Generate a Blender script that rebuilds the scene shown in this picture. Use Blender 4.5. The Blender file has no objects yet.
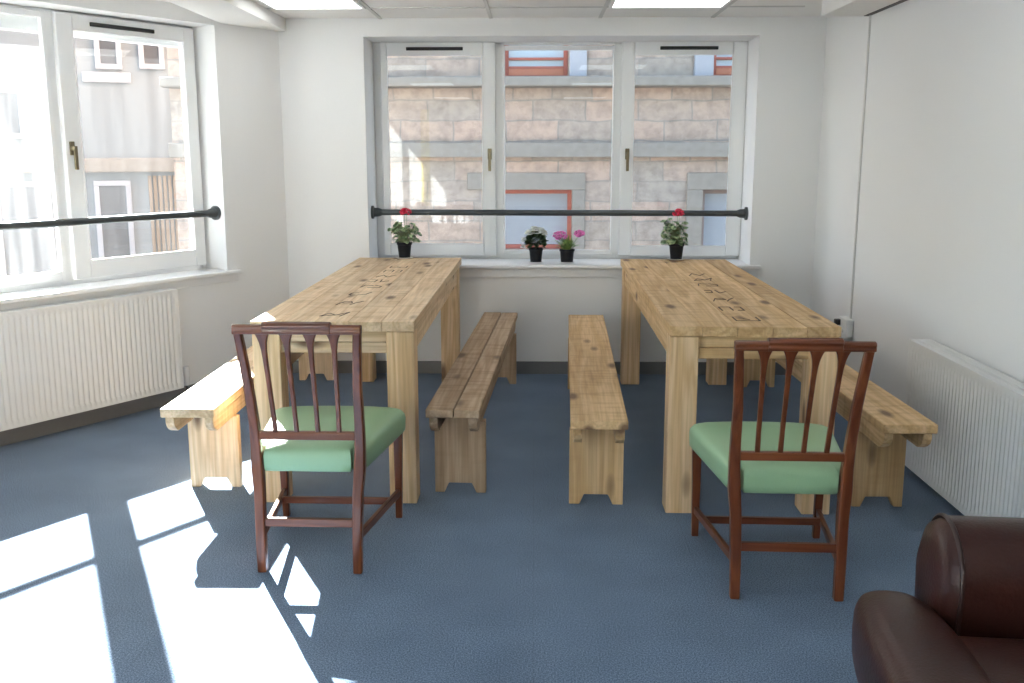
import bpy, math, random
from mathutils import Vector, Matrix
from math import sin, cos, pi, radians

SC = bpy.context.scene
COL = SC.collection
random.seed(7)

# ------------------------------------------------------------------ camera
F_PX, PITCH, YAW, ROLL = 998.42, 0.18662, -0.022475, -0.0009275
fw = Vector((sin(YAW)*cos(PITCH), cos(YAW)*cos(PITCH), -sin(PITCH)))
r0 = Vector((cos(YAW), -sin(YAW), 0))
u0 = r0.cross(fw)
rt = cos(ROLL)*r0 + sin(ROLL)*u0
up = -sin(ROLL)*r0 + cos(ROLL)*u0
cam_data = bpy.data.cameras.new('camera')
cam_data.sensor_width = 36.0
cam_data.lens = F_PX/1024*36.0
cam_data.clip_start = 0.05
cam = bpy.data.objects.new('camera', cam_data)
COL.objects.link(cam)
M = Matrix.Identity(4)
for i in range(3):
    M[i][0] = rt[i]; M[i][1] = up[i]; M[i][2] = -fw[i]
M[2][3] = 1.5
cam.matrix_world = M
SC.camera = cam

# ------------------------------------------------------------------ sky, sun, exposure
SUN_DIR = Vector((0.396, -0.793, -0.469)).normalized()      # the way the sunlight travels
SUN_STRENGTH = 78.0
SKY_STRENGTH = 0.55
LAMP_STRENGTH = 3.3
world = bpy.data.worlds.new('world')
SC.world = world
world.use_nodes = True
wn = world.node_tree.nodes; wl = world.node_tree.links
wn.clear()
sky = wn.new('ShaderNodeTexSky')
sky.sky_type = 'NISHITA'
sky.sun_disc = False
sky.sun_elevation = math.asin(-SUN_DIR.z)
sky.sun_rotation = math.atan2(-SUN_DIR.x, -SUN_DIR.y)
sky.air_density = 1.0; sky.dust_density = 2.0; sky.ozone_density = 1.0
bg = wn.new('ShaderNodeBackground'); bg.inputs['Strength'].default_value = SKY_STRENGTH
wo = wn.new('ShaderNodeOutputWorld')
wl.new(sky.outputs[0], bg.inputs[0]); wl.new(bg.outputs[0], wo.inputs[0])
sd = bpy.data.lights.new('sun', 'SUN'); sd.energy = SUN_STRENGTH; sd.angle = radians(0.6); sd.color = (1, .985, .965)
sun = bpy.data.objects.new('sun', sd); COL.objects.link(sun)
sun.rotation_euler = SUN_DIR.to_track_quat('-Z', 'Y').to_euler(); sun.location = (-6, 14, 9)
SC.view_settings.view_transform = 'Standard'
SC.view_settings.look = 'None'
SC.view_settings.gamma = 1.0
SC.view_settings.use_curve_mapping = False
SC.view_settings.exposure = 0.46

# ------------------------------------------------------------------ mesh helper
class MB:
    def __init__(s): s.v = []; s.f = []; s.p = []; s.pid = 0.0
    def add(s, vs, fs, pid=None):
        b = len(s.v); q = s.pid if pid is None else pid
        for v in vs: s.v.append(tuple(v)); s.p.append(q)
        for f in fs: s.f.append(tuple(b+i for i in f))
        return s
    def hexa(s, o, a, b, c, pid=None):
        o, a, b, c = map(Vector, (o, a, b, c))
        vs = [o, o+a, o+a+b, o+b, o+c, o+a+c, o+a+b+c, o+b+c]
        fs = [(0,3,2,1), (4,5,6,7), (0,1,5,4), (1,2,6,5), (2,3,7,6), (3,0,4,7)]
        if a.cross(b).dot(c) < 0: fs = [f[::-1] for f in fs]
        return s.add(vs, fs, pid)
    def box(s, x0, x1, y0, y1, z0, z1, pid=None):
        return s.hexa((x0, y0, z0), (x1-x0, 0, 0), (0, y1-y0, 0), (0, 0, z1-z0), pid)
    def prism(s, poly, axis, a, b, pid=None):
        """poly of 2-D points swept along an axis; (x,z) for 'y', (y,z) for 'x', (x,y) for 'z'"""
        def P(p, t): return {'y': (p[0], t, p[1]), 'x': (t, p[0], p[1]), 'z': (p[0], p[1], t)}[axis]
        n = len(poly)
        vs = [P(p, a) for p in poly]+[P(p, b) for p in poly]
        fs = [tuple(range(n)), tuple(range(2*n-1, n-1, -1))]
        for i in range(n): fs.append((i, n+i, n+(i+1) % n, (i+1) % n))
        return s.add(vs, fs, pid)
    def loft(s, rings, cap=True, closed=True, pid=None):
        n = len(rings[0]); vs = [p for r in rings for p in r]; fs = []
        for k in range(len(rings)-1):
            for i in range(n if closed else n-1):
                j = (i+1) % n
                fs.append((k*n+i, k*n+j, (k+1)*n+j, (k+1)*n+i))
        if cap:
            fs.append(tuple(range(n-1, -1, -1))); fs.append(tuple((len(rings)-1)*n+i for i in range(n)))
        return s.add(vs, fs, pid)
    def tube(s, path, r, n=10, pid=None, cap=True):
        path = [Vector(p) for p in path]; rings = []
        rr = r if isinstance(r, (list, tuple)) else [r]*len(path)
        for i, p in enumerate(path):
            t = (path[min(i+1, len(path)-1)]-path[max(i-1, 0)]).normalized()
            h = Vector((0, 0, 1)) if abs(t.z) < .9 else Vector((1, 0, 0))
            a = t.cross(h).normalized(); b = a.cross(t).normalized()
            rings.append([p+rr[i]*(cos(2*pi*k/n)*a+sin(2*pi*k/n)*b) for k in range(n)])
        return s.loft(rings, cap, True, pid)
    def lathe(s, prof, n=24, o=(0, 0, 0), pid=None):
        o = Vector(o)
        rings = [[o+Vector((r*cos(2*pi*k/n), r*sin(2*pi*k/n), z)) for k in range(n)] for r, z in prof]
        return s.loft(rings, True, True, pid)
    def sphere(s, c, r, n=8, m=6, pid=None):
        c = Vector(c); R = (r, r, r) if isinstance(r, (int, float)) else r
        rings = []
        for j in range(m+1):
            th = pi*j/m; sr = max(sin(th), 1e-3)
            rings.append([c+Vector((R[0]*sr*cos(2*pi*k/n), R[1]*sr*sin(2*pi*k/n), R[2]*-cos(th))) for k in range(n)])
        return s.loft(rings, False, True, pid)
    def build(s, name, mat, parent=None, smooth=None, bevel=0, seg=2, subsurf=0):
        me = bpy.data.meshes.new(name)
        me.from_pydata(s.v, [], s.f); me.validate(); me.update()
        at = me.attributes.new('pid', 'FLOAT', 'POINT')
        for i, q in enumerate(s.p): at.data[i].value = q
        me.materials.append(mat)
        if smooth is not None:
            me.polygons.foreach_set('use_smooth', [True]*len(me.polygons))
            me.set_sharp_from_angle(angle=radians(smooth))
        o = bpy.data.objects.new(name, me); COL.objects.link(o)
        if parent: o.parent = parent
        if bevel:
            m = o.modifiers.new('bevel', 'BEVEL'); m.width = bevel; m.segments = seg; m.limit_method = 'ANGLE'; m.angle_limit = radians(40)
            m.harden_normals = False
        if subsurf:
            m = o.modifiers.new('subsurf', 'SUBSURF'); m.levels = subsurf; m.render_levels = subsurf
        return o

def tag(o, label, cat, group=None):
    o['label'] = label; o['category'] = cat
    if group: o['group'] = group
    return o
def thing(name, label, cat, loc=(0, 0, 0), rz=0, group=None):
    o = bpy.data.objects.new(name, None); COL.objects.link(o)
    o.location = loc; o.rotation_euler = (0, 0, rz); o.empty_display_size = .1
    return tag(o, label, cat, group)
def structure(o): o['kind'] = 'structure'; return o
def struct_empty(name):
    o = bpy.data.objects.new(name, None); COL.objects.link(o); return structure(o)

# ------------------------------------------------------------------ materials
def new_mat(name):
    m = bpy.data.materials.new(name); m.use_nodes = True
    n = m.node_tree.nodes; l = m.node_tree.links
    return m, n, l, n['Principled BSDF']
def plain(name, col, rough=.5, metal=0, spec=.5, bump=0, bscale=40, vary=.0, coat=0):
    m, n, l, b = new_mat(name)
    b.inputs['Base Color'].default_value = (*col, 1); b.inputs['Roughness'].default_value = rough
    b.inputs['Metallic'].default_value = metal; b.inputs['Specular IOR Level'].default_value = spec
    b.inputs['Coat Weight'].default_value = coat
    tc = n.new('ShaderNodeTexCoord')
    nz = n.new('ShaderNodeTexNoise'); nz.inputs['Scale'].default_value = bscale; nz.inputs['Detail'].default_value = 3
    l.new(tc.outputs['Object'], nz.inputs['Vector'])
    if vary:
        mx = n.new('ShaderNodeMix'); mx.data_type = 'RGBA'
        mx.inputs[6].default_value = (*[c*(1-vary) for c in col], 1); mx.inputs[7].default_value = (*[min(1, c*(1+vary)) for c in col], 1)
        l.new(nz.outputs['Fac'], mx.inputs[0]); l.new(mx.outputs[2], b.inputs['Base Color'])
    if bump:
        bp = n.new('ShaderNodeBump'); bp.inputs['Strength'].default_value = bump; bp.inputs['Distance'].default_value = .01
        l.new(nz.outputs['Fac'], bp.inputs['Height']); l.new(bp.outputs[0], b.inputs['Normal'])
    return m
def ramp(n, stops):
    r = n.new('ShaderNodeValToRGB'); e = r.color_ramp.elements
    while len(e) < len(stops): e.new(.5)
    for k, (p, c) in enumerate(stops): e[k].position = p; e[k].color = (*c, 1)
    return r
def wood(name, axis, light, mid, dark, rough=.62, knots=True, fine=1.0, coat=0, fine_amt=.8, saw=.0):
    m, n, l, b = new_mat(name)
    b.inputs['Roughness'].default_value = rough; b.inputs['Specular IOR Level'].default_value = .35
    b.inputs['Coat Weight'].default_value = coat
    tc = n.new('ShaderNodeTexCoord'); at = n.new('ShaderNodeAttribute'); at.attribute_name = 'pid'
    off = n.new('ShaderNodeVectorMath'); off.operation = 'SCALE'; off.inputs[0].default_value = (3.17, 5.73, 7.39)
    l.new(at.outputs['Fac'], off.inputs['Scale'])
    ad = n.new('ShaderNodeVectorMath'); ad.operation = 'ADD'
    l.new(tc.outputs['Object'], ad.inputs[0]); l.new(off.outputs[0], ad.inputs[1])
    mp = n.new('ShaderNodeMapping'); k = 9.0*fine; g = .55*fine
    mp.inputs['Scale'].default_value = {'x': (g, k, k), 'y': (k, g, k), 'z': (k, k, g)}[axis]
    l.new(ad.outputs[0], mp.inputs['Vector'])
    nz = n.new('ShaderNodeTexNoise'); nz.inputs['Scale'].default_value = 1.0; nz.inputs['Detail'].default_value = 2; nz.inputs['Distortion'].default_value = .5
    l.new(mp.outputs[0], nz.inputs['Vector'])
    mu = n.new('ShaderNodeMath'); mu.operation = 'MULTIPLY'; mu.inputs[1].default_value = 34
    l.new(nz.outputs['Fac'], mu.inputs[0])
    si = n.new('ShaderNodeMath'); si.operation = 'SINE'; l.new(mu.outputs[0], si.inputs[0])
    ma = n.new('ShaderNodeMapRange'); ma.inputs['From Min'].default_value = -1; l.new(si.outputs[0], ma.inputs['Value'])
    rp = ramp(n, [(0, light), (.55, [(a+c)/2 for a, c in zip(light, mid)]), (1, mid)])
    l.new(ma.outputs[0], rp.inputs[0])
    # fine close grain and short saw marks across the board
    mf = n.new('ShaderNodeMapping'); a_, b_ = 95.0, 3.5
    mf.inputs['Scale'].default_value = {'x': (b_, a_, a_), 'y': (a_, b_, a_), 'z': (a_, a_, b_)}[axis]
    l.new(ad.outputs[0], mf.inputs['Vector'])
    nf = n.new('ShaderNodeTexNoise'); nf.inputs['Scale'].default_value = 1; nf.inputs['Detail'].default_value = 3; l.new(mf.outputs[0], nf.inputs['Vector'])
    rf = ramp(n, [(.32, (.80, .77, .72)), (.60, (1.05, 1.05, 1.04))]); l.new(nf.outputs['Fac'], rf.inputs[0])
    mg = n.new('ShaderNodeMix'); mg.data_type = 'RGBA'; mg.blend_type = 'MULTIPLY'; mg.inputs[0].default_value = fine_amt
    l.new(rp.outputs[0], mg.inputs[6]); l.new(rf.outputs[0], mg.inputs[7])
    ms = n.new('ShaderNodeMapping'); a_, b_ = 5.0, 26.0
    ms.inputs['Scale'].default_value = {'x': (b_, a_, a_), 'y': (a_, b_, a_), 'z': (a_, a_, b_)}[axis]
    l.new(ad.outputs[0], ms.inputs['Vector'])
    ns = n.new('ShaderNodeTexNoise'); ns.inputs['Scale'].default_value = 1; ns.inputs['Detail'].default_value = 4; l.new(ms.outputs[0], ns.inputs['Vector'])
    rs = ramp(n, [(.36, (.74, .70, .64)), (.50, (1, 1, 1))]); l.new(ns.outputs['Fac'], rs.inputs[0])
    mh = n.new('ShaderNodeMix'); mh.data_type = 'RGBA'; mh.blend_type = 'MULTIPLY'; mh.inputs[0].default_value = saw
    l.new(mg.outputs[2], mh.inputs[6]); l.new(rs.outputs[0], mh.inputs[7])
    # broad tone along the board and from board to board
    n2 = n.new('ShaderNodeTexNoise'); n2.inputs['Scale'].default_value = .45; n2.inputs['Detail'].default_value = 3
    l.new(mp.outputs[0], n2.inputs['Vector'])
    r2 = ramp(n, [(.3, (.74, .70, .64)), (.68, (1.08, 1.06, 1.02))])
    l.new(n2.outputs['Fac'], r2.inputs[0])
    mx = n.new('ShaderNodeMix'); mx.data_type = 'RGBA'; mx.blend_type = 'MULTIPLY'; mx.inputs[0].default_value = .85
    l.new(mh.outputs[2], mx.inputs[6]); l.new(r2.outputs[0], mx.inputs[7])
    out = mx.outputs[2]
    if knots:
        mk = n.new('ShaderNodeMapping'); kk, kg = 8.5, 3.0
        mk.inputs['Scale'].default_value = {'x': (kg, kk, kk), 'y': (kk, kg, kk), 'z': (kk, kk, kg)}[axis]
        l.new(ad.outputs[0], mk.inputs['Vector'])
        vo = n.new('ShaderNodeTexVoronoi'); vo.inputs['Scale'].default_value = 1.0
        l.new(mk.outputs[0], vo.inputs['Vector'])
        sp = n.new('ShaderNodeSeparateColor'); l.new(vo.outputs['Color'], sp.inputs[0])
        th = n.new('ShaderNodeMath'); th.operation = 'GREATER_THAN'; th.inputs[1].default_value = .40; l.new(sp.outputs[0], th.inputs[0])
        kr = ramp(n, [(.11, (1, 1, 1)), (.26, (0, 0, 0))]); l.new(vo.outputs['Distance'], kr.inputs[0])
        km = n.new('ShaderNodeMath'); km.operation = 'MULTIPLY'; l.new(kr.outputs[0], km.inputs[0]); l.new(th.outputs[0], km.inputs[1])
        k8 = n.new('ShaderNodeMath'); k8.operation = 'MULTIPLY'; k8.inputs[1].default_value = .88; l.new(km.outputs[0], k8.inputs[0])
        m2 = n.new('ShaderNodeMix'); m2.data_type = 'RGBA'; l.new(k8.outputs[0], m2.inputs[0]); l.new(out, m2.inputs[6]); m2.inputs[7].default_value = (*dark, 1)
        out = m2.outputs[2]
    l.new(out, b.inputs['Base Color'])
    bp = n.new('ShaderNodeBump'); bp.inputs['Strength'].default_value = .15; bp.inputs['Distance'].default_value = .004
    l.new(si.outputs[0], bp.inputs['Height']); l.new(bp.outputs[0], b.inputs['Normal'])
    return m

PINE_L, PINE_M, PINE_D = (.81, .635, .445), (.69, .50, .32), (.13, .065, .03)  # paler than the right-hand pine: stronger light put into the colour
pine = {a: wood('pine_'+a, a, PINE_L, PINE_M, PINE_D, saw=.6 if a == 'y' else .1) for a in 'xyz'}
TAWNY_L, TAWNY_M, TAWNY_D = (.68, .485, .28), (.56, .375, .19), (.11, .055, .028)  # yellower, darker tone for the right table and its benches
post_pine = wood('pale_post_pine', 'z', (.83, .625, .405), (.70, .48, .275), PINE_D)  # planed legs, colour lifted to make up for weak light from behind
tawny = {a: wood('tawny_pine_'+a, a, TAWNY_L, TAWNY_M, TAWNY_D, saw=.6 if a == 'y' else .2) for a in 'xyz'}
GREY_L, GREY_M, GREY_D = (.50, .375, .265), (.405, .285, .185), (.10, .055, .03)
grey = {a: wood('weathered_pine_'+a, a, GREY_L, GREY_M, GREY_D, saw=.8 if a == 'y' else .2) for a in 'xyz'}
mahog = {a: wood('mahogany_'+a, a, (.19, .057, .024), (.125, .034, .014), (.03, .01, .006), rough=.3, knots=False, fine=1.5, coat=.15) for a in 'xyz'}
M_carve = plain('dark_groove', (.085, .055, .035), .8)  # dark colour laid on the flat letter strokes
M_green = plain('green_vinyl', (.27, .43, .255), .42, bump=.08, bscale=260, vary=.05)
M_leather = plain('brown_leather', (.036, .0115, .0085), .36, spec=.3, bump=.12, bscale=120, vary=.25)
M_piping = plain('dark_piping', (.03, .012, .01), .4)
M_dark = plain('dark_wood', (.03, .015, .01), .4)
M_wall = plain('white_wall_paint', (.81, .812, .81), .7, bump=.03, bscale=90, vary=.012)
M_ceil = plain('ceiling_tile', (.80, .79, .77), .85, bump=.05, bscale=300, vary=.015)
M_bar = plain('ceiling_grid_metal', (.52, .515, .5), .5)
M_upvc = plain('white_window_plastic', (.86, .87, .87), .32, bump=.01, bscale=20)
M_sill = plain('white_gloss_paint', (.86, .86, .86), .3, bump=.02, bscale=25)
M_rad = plain('white_radiator_enamel', (.80, .80, .785), .33, bump=.01, bscale=30)
M_slot = plain('grille_slot', (.25, .25, .25), .6)
M_skirt = plain('grey_skirting_vinyl', (.165, .168, .175), .5, vary=.06)
M_rail = plain('grey_metal_pipe', (.075, .083, .085), .38, metal=.6, vary=.08)
M_black = plain('black_plastic_and_gap', (.012, .012, .013), .45, vary=.2)
M_vent = plain('black_vent', (.012, .012, .012), .6)
M_handle = plain('bronze_handle', (.20, .165, .10), .35, metal=.7)
M_cable = plain('pale_cable', (.66, .65, .63), .5)
M_white = plain('white_plastic', (.8, .8, .79), .4)
M_pot = plain('black_pot_plastic', (.010, .011, .015), .5, spec=.2, vary=.25)
M_soil = plain('soil', (.04, .025, .015), .9, bump=.4)
def leafmat(name, c1, c2, scale=30):
    m, n, l, b = new_mat(name)
    tc = n.new('ShaderNodeTexCoord'); nz = n.new('ShaderNodeTexNoise'); nz.inputs['Scale'].default_value = scale
    l.new(tc.outputs['Object'], nz.inputs['Vector'])
    r = ramp(n, [(.38, c1), (.62, c2)]); l.new(nz.outputs['Fac'], r.inputs[0]); l.new(r.outputs[0], b.inputs['Base Color'])
    b.inputs['Roughness'].default_value = .5
    return m
M_leaf = leafmat('geranium_leaf', (.05, .11, .04), (.34, .42, .22), 45)
M_leafd = leafmat('dark_leaf', (.02, .05, .02), (.08, .14, .05), 60)
M_leafb = leafmat('bright_leaf', (.08, .17, .03), (.26, .38, .10), 40)
M_stem = plain('stem', (.16, .20, .09), .6)
M_red = plain('red_petal', (.62, .012, .05), .5, vary=.3, bscale=150)
M_pink = plain('pink_petal', (.75, .18, .48), .5, vary=.25, bscale=150)
M_petal = plain('white_petal', (.82, .84, .78), .5, vary=.1, bscale=150)

def carpet():
    m, n, l, b = new_mat('blue_carpet')
    tc = n.new('ShaderNodeTexCoord')
    a = n.new('ShaderNodeTexNoise'); a.inputs['Scale'].default_value = 210; a.inputs['Detail'].default_value = 4
    c = n.new('ShaderNodeTexNoise'); c.inputs['Scale'].default_value = 3.2; c.inputs['Detail'].default_value = 5
    l.new(tc.outputs['Object'], a.inputs['Vector']); l.new(tc.outputs['Object'], c.inputs['Vector'])
    r = ramp(n, [(.36, (.056, .096, .158)), (.64, (.198, .276, .392))]); l.new(a.outputs['Fac'], r.inputs[0])
    r2 = ramp(n, [(.3, (.86, .87, .88)), (.7, (1.1, 1.1, 1.1))]); l.new(c.outputs['Fac'], r2.inputs[0])
    mx = n.new('ShaderNodeMix'); mx.data_type = 'RGBA'; mx.blend_type = 'MULTIPLY'; mx.inputs[0].default_value = 1
    l.new(r.outputs[0], mx.inputs[6]); l.new(r2.outputs[0], mx.inputs[7])
    # tile joints every half metre
    br = n.new('ShaderNodeTexBrick'); br.offset = 0; br.inputs['Scale'].default_value = 1; br.inputs['Brick Width'].default_value = .6; br.inputs['Row Height'].default_value = .6
    br.inputs['Mortar Size'].default_value = .0016; br.inputs['Mortar Smooth'].default_value = .3
    br.inputs['Color1'].default_value = (1, 1, 1, 1); br.inputs['Color2'].default_value = (.98, .98, .98, 1); br.inputs['Mortar'].default_value = (.86, .86, .86, 1)
    l.new(tc.outputs['Object'], br.inputs['Vector'])
    m3 = n.new('ShaderNodeMix'); m3.data_type = 'RGBA'; m3.blend_type = 'MULTIPLY'; m3.inputs[0].default_value = 1
    l.new(mx.outputs[2], m3.inputs[6]); l.new(br.outputs['Color'], m3.inputs[7])
    l.new(m3.outputs[2], b.inputs['Base Color'])
    b.inputs['Roughness'].default_value = .95; b.inputs['Specular IOR Level'].default_value = .1
    b.inputs['Sheen Weight'].default_value = .15
    bp = n.new('ShaderNodeBump'); bp.inputs['Strength'].default_value = .5; bp.inputs['Distance'].default_value = .004
    l.new(a.outputs['Fac'], bp.inputs['Height']); l.new(bp.outputs[0], b.inputs['Normal'])
    return m
M_carpet = carpet()
def stone(name, w, h, c1, c2, c3, mortar):
    m, n, l, b = new_mat(name)
    tc = n.new('ShaderNodeTexCoord')
    sx = n.new('ShaderNodeSeparateXYZ'); l.new(tc.outputs['Object'], sx.inputs[0])
    cx = n.new('ShaderNodeCombineXYZ'); l.new(sx.outputs['X'], cx.inputs[0]); l.new(sx.outputs['Z'], cx.inputs[1])
    wob = n.new('ShaderNodeTexNoise'); wob.inputs['Scale'].default_value = 3; l.new(cx.outputs[0], wob.inputs['Vector'])
    ws = n.new('ShaderNodeVectorMath'); ws.operation = 'SCALE'; ws.inputs['Scale'].default_value = .06; l.new(wob.outputs['Color'], ws.inputs[0])
    wa = n.new('ShaderNodeVectorMath'); wa.operation = 'ADD'; l.new(cx.outputs[0], wa.inputs[0]); l.new(ws.outputs[0], wa.inputs[1])
    br = n.new('ShaderNodeTexBrick'); br.inputs['Scale'].default_value = 1; br.inputs['Brick Width'].default_value = w; br.inputs['Row Height'].default_value = h
    br.inputs['Mortar Size'].default_value = .013; br.inputs['Mortar Smooth'].default_value = .6; br.inputs['Bias'].default_value = 0; br.squash = .75; br.squash_frequency = 3
    br.inputs['Color1'].default_value = (*c1, 1); br.inputs['Color2'].default_value = (*c2, 1); br.inputs['Mortar'].default_value = (*mortar, 1)
    l.new(wa.outputs[0], br.inputs['Vector'])
    nz = n.new('ShaderNodeTexNoise'); nz.inputs['Scale'].default_value = 7; nz.inputs['Detail'].default_value = 6; nz.inputs['Roughness'].default_value = .7
    l.new(cx.outputs[0], nz.inputs['Vector'])
    r = ramp(n, [(.42, (1.05, 1.03, 1.0)), (.72, c3)]); l.new(nz.outputs['Fac'], r.inputs[0])
    mx = n.new('ShaderNodeMix'); mx.data_type = 'RGBA'; mx.blend_type = 'MULTIPLY'; mx.inputs[0].default_value = .9
    l.new(br.outputs['Color'], mx.inputs[6]); l.new(r.outputs[0], mx.inputs[7]); l.new(mx.outputs[2], b.inputs['Base Color'])
    b.inputs['Roughness'].default_value = .9
    bp = n.new('ShaderNodeBump'); bp.inputs['Strength'].default_value = .6; bp.inputs['Distance'].default_value = .03
    l.new(nz.outputs['Fac'], bp.inputs['Height']); l.new(bp.outputs[0], b.inputs['Normal'])
    return m
M_stone = stone('sandstone', .62, .235, (.58, .405, .315), (.44, .36, .30), (.62, .60, .58), (.37, .31, .265))
M_ashlar = plain('dressed_sandstone', (.33, .275, .225), .9, bump=.3, bscale=14, vary=.22)
M_cream = plain('cream_render', (.27, .275, .275), .85, bump=.1, bscale=20, vary=.06)
M_redpaint = plain('red_window_paint', (.45, .125, .08), .6, vary=.12)
M_orange = plain('orange_panel', (.55, .19, .10), .6, vary=.08)
M_outglass = plain('outside_window_glass', (.37, .365, .375), .5, spec=.2, vary=.12, bscale=3)
M_outdark = plain('dim_street_glass', (.10, .095, .10), .3, spec=.3, vary=.2, bscale=4)
M_skyglass = plain('pale_blue_glazing', (.50, .55, .58), .4, spec=.2, vary=.08, bscale=2)
M_lilac = plain('painted_pilaster', (.47, .44, .45), .8, vary=.08)
M_road = plain('road', (.2, .2, .2), .9, bump=.2, vary=.2)
M_yellow = plain('yellow_paint', (.85, .68, .05), .6, vary=.04)
M_ochre = plain('ochre_ribbed', (.34, .23, .15), .8, vary=.15, bscale=8)

def glass(name, fog=0.0, refl=1.0):
    m = bpy.data.materials.new(name); m.use_nodes = True
    n = m.node_tree.nodes; l = m.node_tree.links; n.clear()
    o = n.new('ShaderNodeOutputMaterial')
    t = n.new('ShaderNodeBsdfTransparent'); t.inputs[0].default_value = (.96, .98, .975, 1)
    g = n.new('ShaderNodeBsdfGlossy'); g.inputs['Roughness'].default_value = .0
    fr = n.new('ShaderNodeFresnel'); gm = n.new('ShaderNodeNewGeometry'); mr = n.new('ShaderNodeMapRange')
    mr.inputs['To Min'].default_value = 1.5; mr.inputs['To Max'].default_value = 1/1.5      # same reflection from both faces of the pane
    l.new(gm.outputs['Backfacing'], mr.inputs['Value']); l.new(mr.outputs[0], fr.inputs['IOR'])
    mm = n.new('ShaderNodeMath'); mm.operation = 'MULTIPLY'; mm.inputs[1].default_value = 1.0*refl; mm.use_clamp = True
    l.new(fr.outputs[0], mm.inputs[0])
    mx = n.new('ShaderNodeMixShader'); l.new(mm.outputs[0], mx.inputs[0]); l.new(t.outputs[0], mx.inputs[1]); l.new(g.outputs[0], mx.inputs[2])
    last = mx.outputs[0]
    if fog:
        tc = n.new('ShaderNodeTexCoord')
        mp = n.new('ShaderNodeMapping'); mp.inputs['Scale'].default_value = (16, 16, 1.6); l.new(tc.outputs['Object'], mp.inputs['Vector'])
        nz = n.new('ShaderNodeTexNoise'); nz.inputs['Scale'].default_value = 1; nz.inputs['Detail'].default_value = 5; l.new(mp.outputs[0], nz.inputs['Vector'])
        r = n.new('ShaderNodeMapRange'); r.inputs['From Min'].default_value = .3; r.inputs['From Max'].default_value = .75
        r.inputs['To Min'].default_value = fog*.35; r.inputs['To Max'].default_value = fog*1.3; l.new(nz.outputs['Fac'], r.inputs['Value'])
        d = n.new('ShaderNodeBsdfTranslucent'); d.inputs[0].default_value = (.9, .93, .95, 1)
        m2 = n.new('ShaderNodeMixShader'); l.new(r.outputs[0], m2.inputs[0]); l.new(last, m2.inputs[1]); l.new(d.outputs[0], m2.inputs[2])
        last = m2.outputs[0]
    l.new(last, o.inputs[0])
    return m
M_glass = glass('window_glass', refl=.7)
M_fog = glass('misted_window_glass', fog=.006)
M_mist = glass('heavily_misted_glass', fog=.022)
def emit(name, col, s):
    m = bpy.data.materials.new(name); m.use_nodes = True
    n = m.node_tree.nodes; l = m.node_tree.links; n.clear()
    o = n.new('ShaderNodeOutputMaterial'); e = n.new('ShaderNodeEmission')
    e.inputs[0].default_value = (*col, 1); e.inputs[1].default_value = s; l.new(e.outputs[0], o.inputs[0])
    return m
M_lamp = emit('lit_diffuser', (.97, 1.0, .98), LAMP_STRENGTH)

# ------------------------------------------------------------------ room shell
D, XL, XR, HC = 6.745, -1.676, 1.878, 2.362
LA = 0.5533
NL = Vector((cos(LA), -sin(LA), 0))           # left wall's normal into the room
DL = Vector((-sin(LA), -cos(LA), 0))          # along the left wall towards the camera
CORNER = Vector((XL, D, 0))
Y_REAR, X_FAR = -2.4, -2.93
X_SIDE, Y_STEP = -2.45, 1.6                     # unseen step inward, shaped so sun lands on the rear wall
def LW(s, z, off=0.0): return CORNER + DL*s + NL*off + Vector((0, 0, z))
S_END = (XL-X_FAR)/sin(LA)
Y_END = D - S_END*cos(LA)

c1 = LW(-.2, 0, -.15); c2 = LW(S_END+.1, 0, -.15)
PLAN = [(X_SIDE-.12, Y_REAR-.2), (XR+.2, Y_REAR-.2), (XR+.2, D+.3), (c1.x, D+.3), (c1.x, c1.y), (c2.x, c2.y), (X_FAR-.15, Y_STEP-.1), (X_SIDE-.12, Y_STEP-.1)]
structure(MB().prism(PLAN, 'z', -.2, 0).build('floor', M_carpet))
structure(MB().prism(PLAN, 'z', HC, HC+.2).build('ceiling', M_ceil))
# back wall with the wide window opening
WX0, WX1, WZ0, WZ1 = -1.12, 1.452, .735, 2.247
TB = .46
mb = MB()
mb.box(-2.3, WX0, D, D+TB, -.1, HC+.1); mb.box(WX1, 2.4, D, D+TB, -.1, HC+.1)
mb.box(WX0, WX1, D, D+TB, -.1, WZ0); mb.box(WX0, WX1, D, D+TB, WZ1, HC+.1)
structure(mb.build('wall_back', M_wall))
# left wall with its own window opening
LS0, LS1, LZ0, LZ1, TL = .53, 2.23, .745, 2.268, .34
mb = MB()
def lwbox(s0, s1, z0, z1, n0, n1, m):
    return m.hexa(LW(s0, z0, n0), DL*(s1-s0), NL*(n1-n0), Vector((0, 0, z1-z0)))
lwbox(-.35, LS0, -.1, HC+.1, -TL, 0, mb); lwbox(LS1, S_END+.25, -.1, HC+.1, -TL, 0, mb)
lwbox(LS0, LS1, -.1, LZ0, -TL, 0, mb); lwbox(LS0, LS1, LZ1, HC+.1, -TL, 0, mb); lwbox(LS0, LS1, 2.15, LZ1, -TL, -.275, mb)  # last piece: outer lintel added to cut the floor's sun patch short
structure(mb.build('wall_left', M_wall))
FY0, FY1, FZ0, FZ1 = -2.25, 1.35, .55, 2.28            # unseen side window, added to bounce sun in from behind the camera
mb = MB()
mb.box(X_SIDE-.2, X_SIDE, Y_REAR-.2, FY0, -.1, HC+.1); mb.box(X_SIDE-.2, X_SIDE, FY1, Y_STEP, -.1, HC+.1)
mb.box(X_SIDE-.2, X_SIDE, FY0, FY1, -.1, FZ0); mb.box(X_SIDE-.2, X_SIDE, FY0, FY1, FZ1, HC+.1)
mb.box(X_FAR-.2, X_SIDE-.2, Y_STEP-.2, Y_STEP, -.1, HC+.1); mb.box(X_FAR-.2, X_FAR, Y_STEP, Y_END+.1, -.1, HC+.1)
structure(mb.build('wall_left_rear', M_wall))
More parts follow.
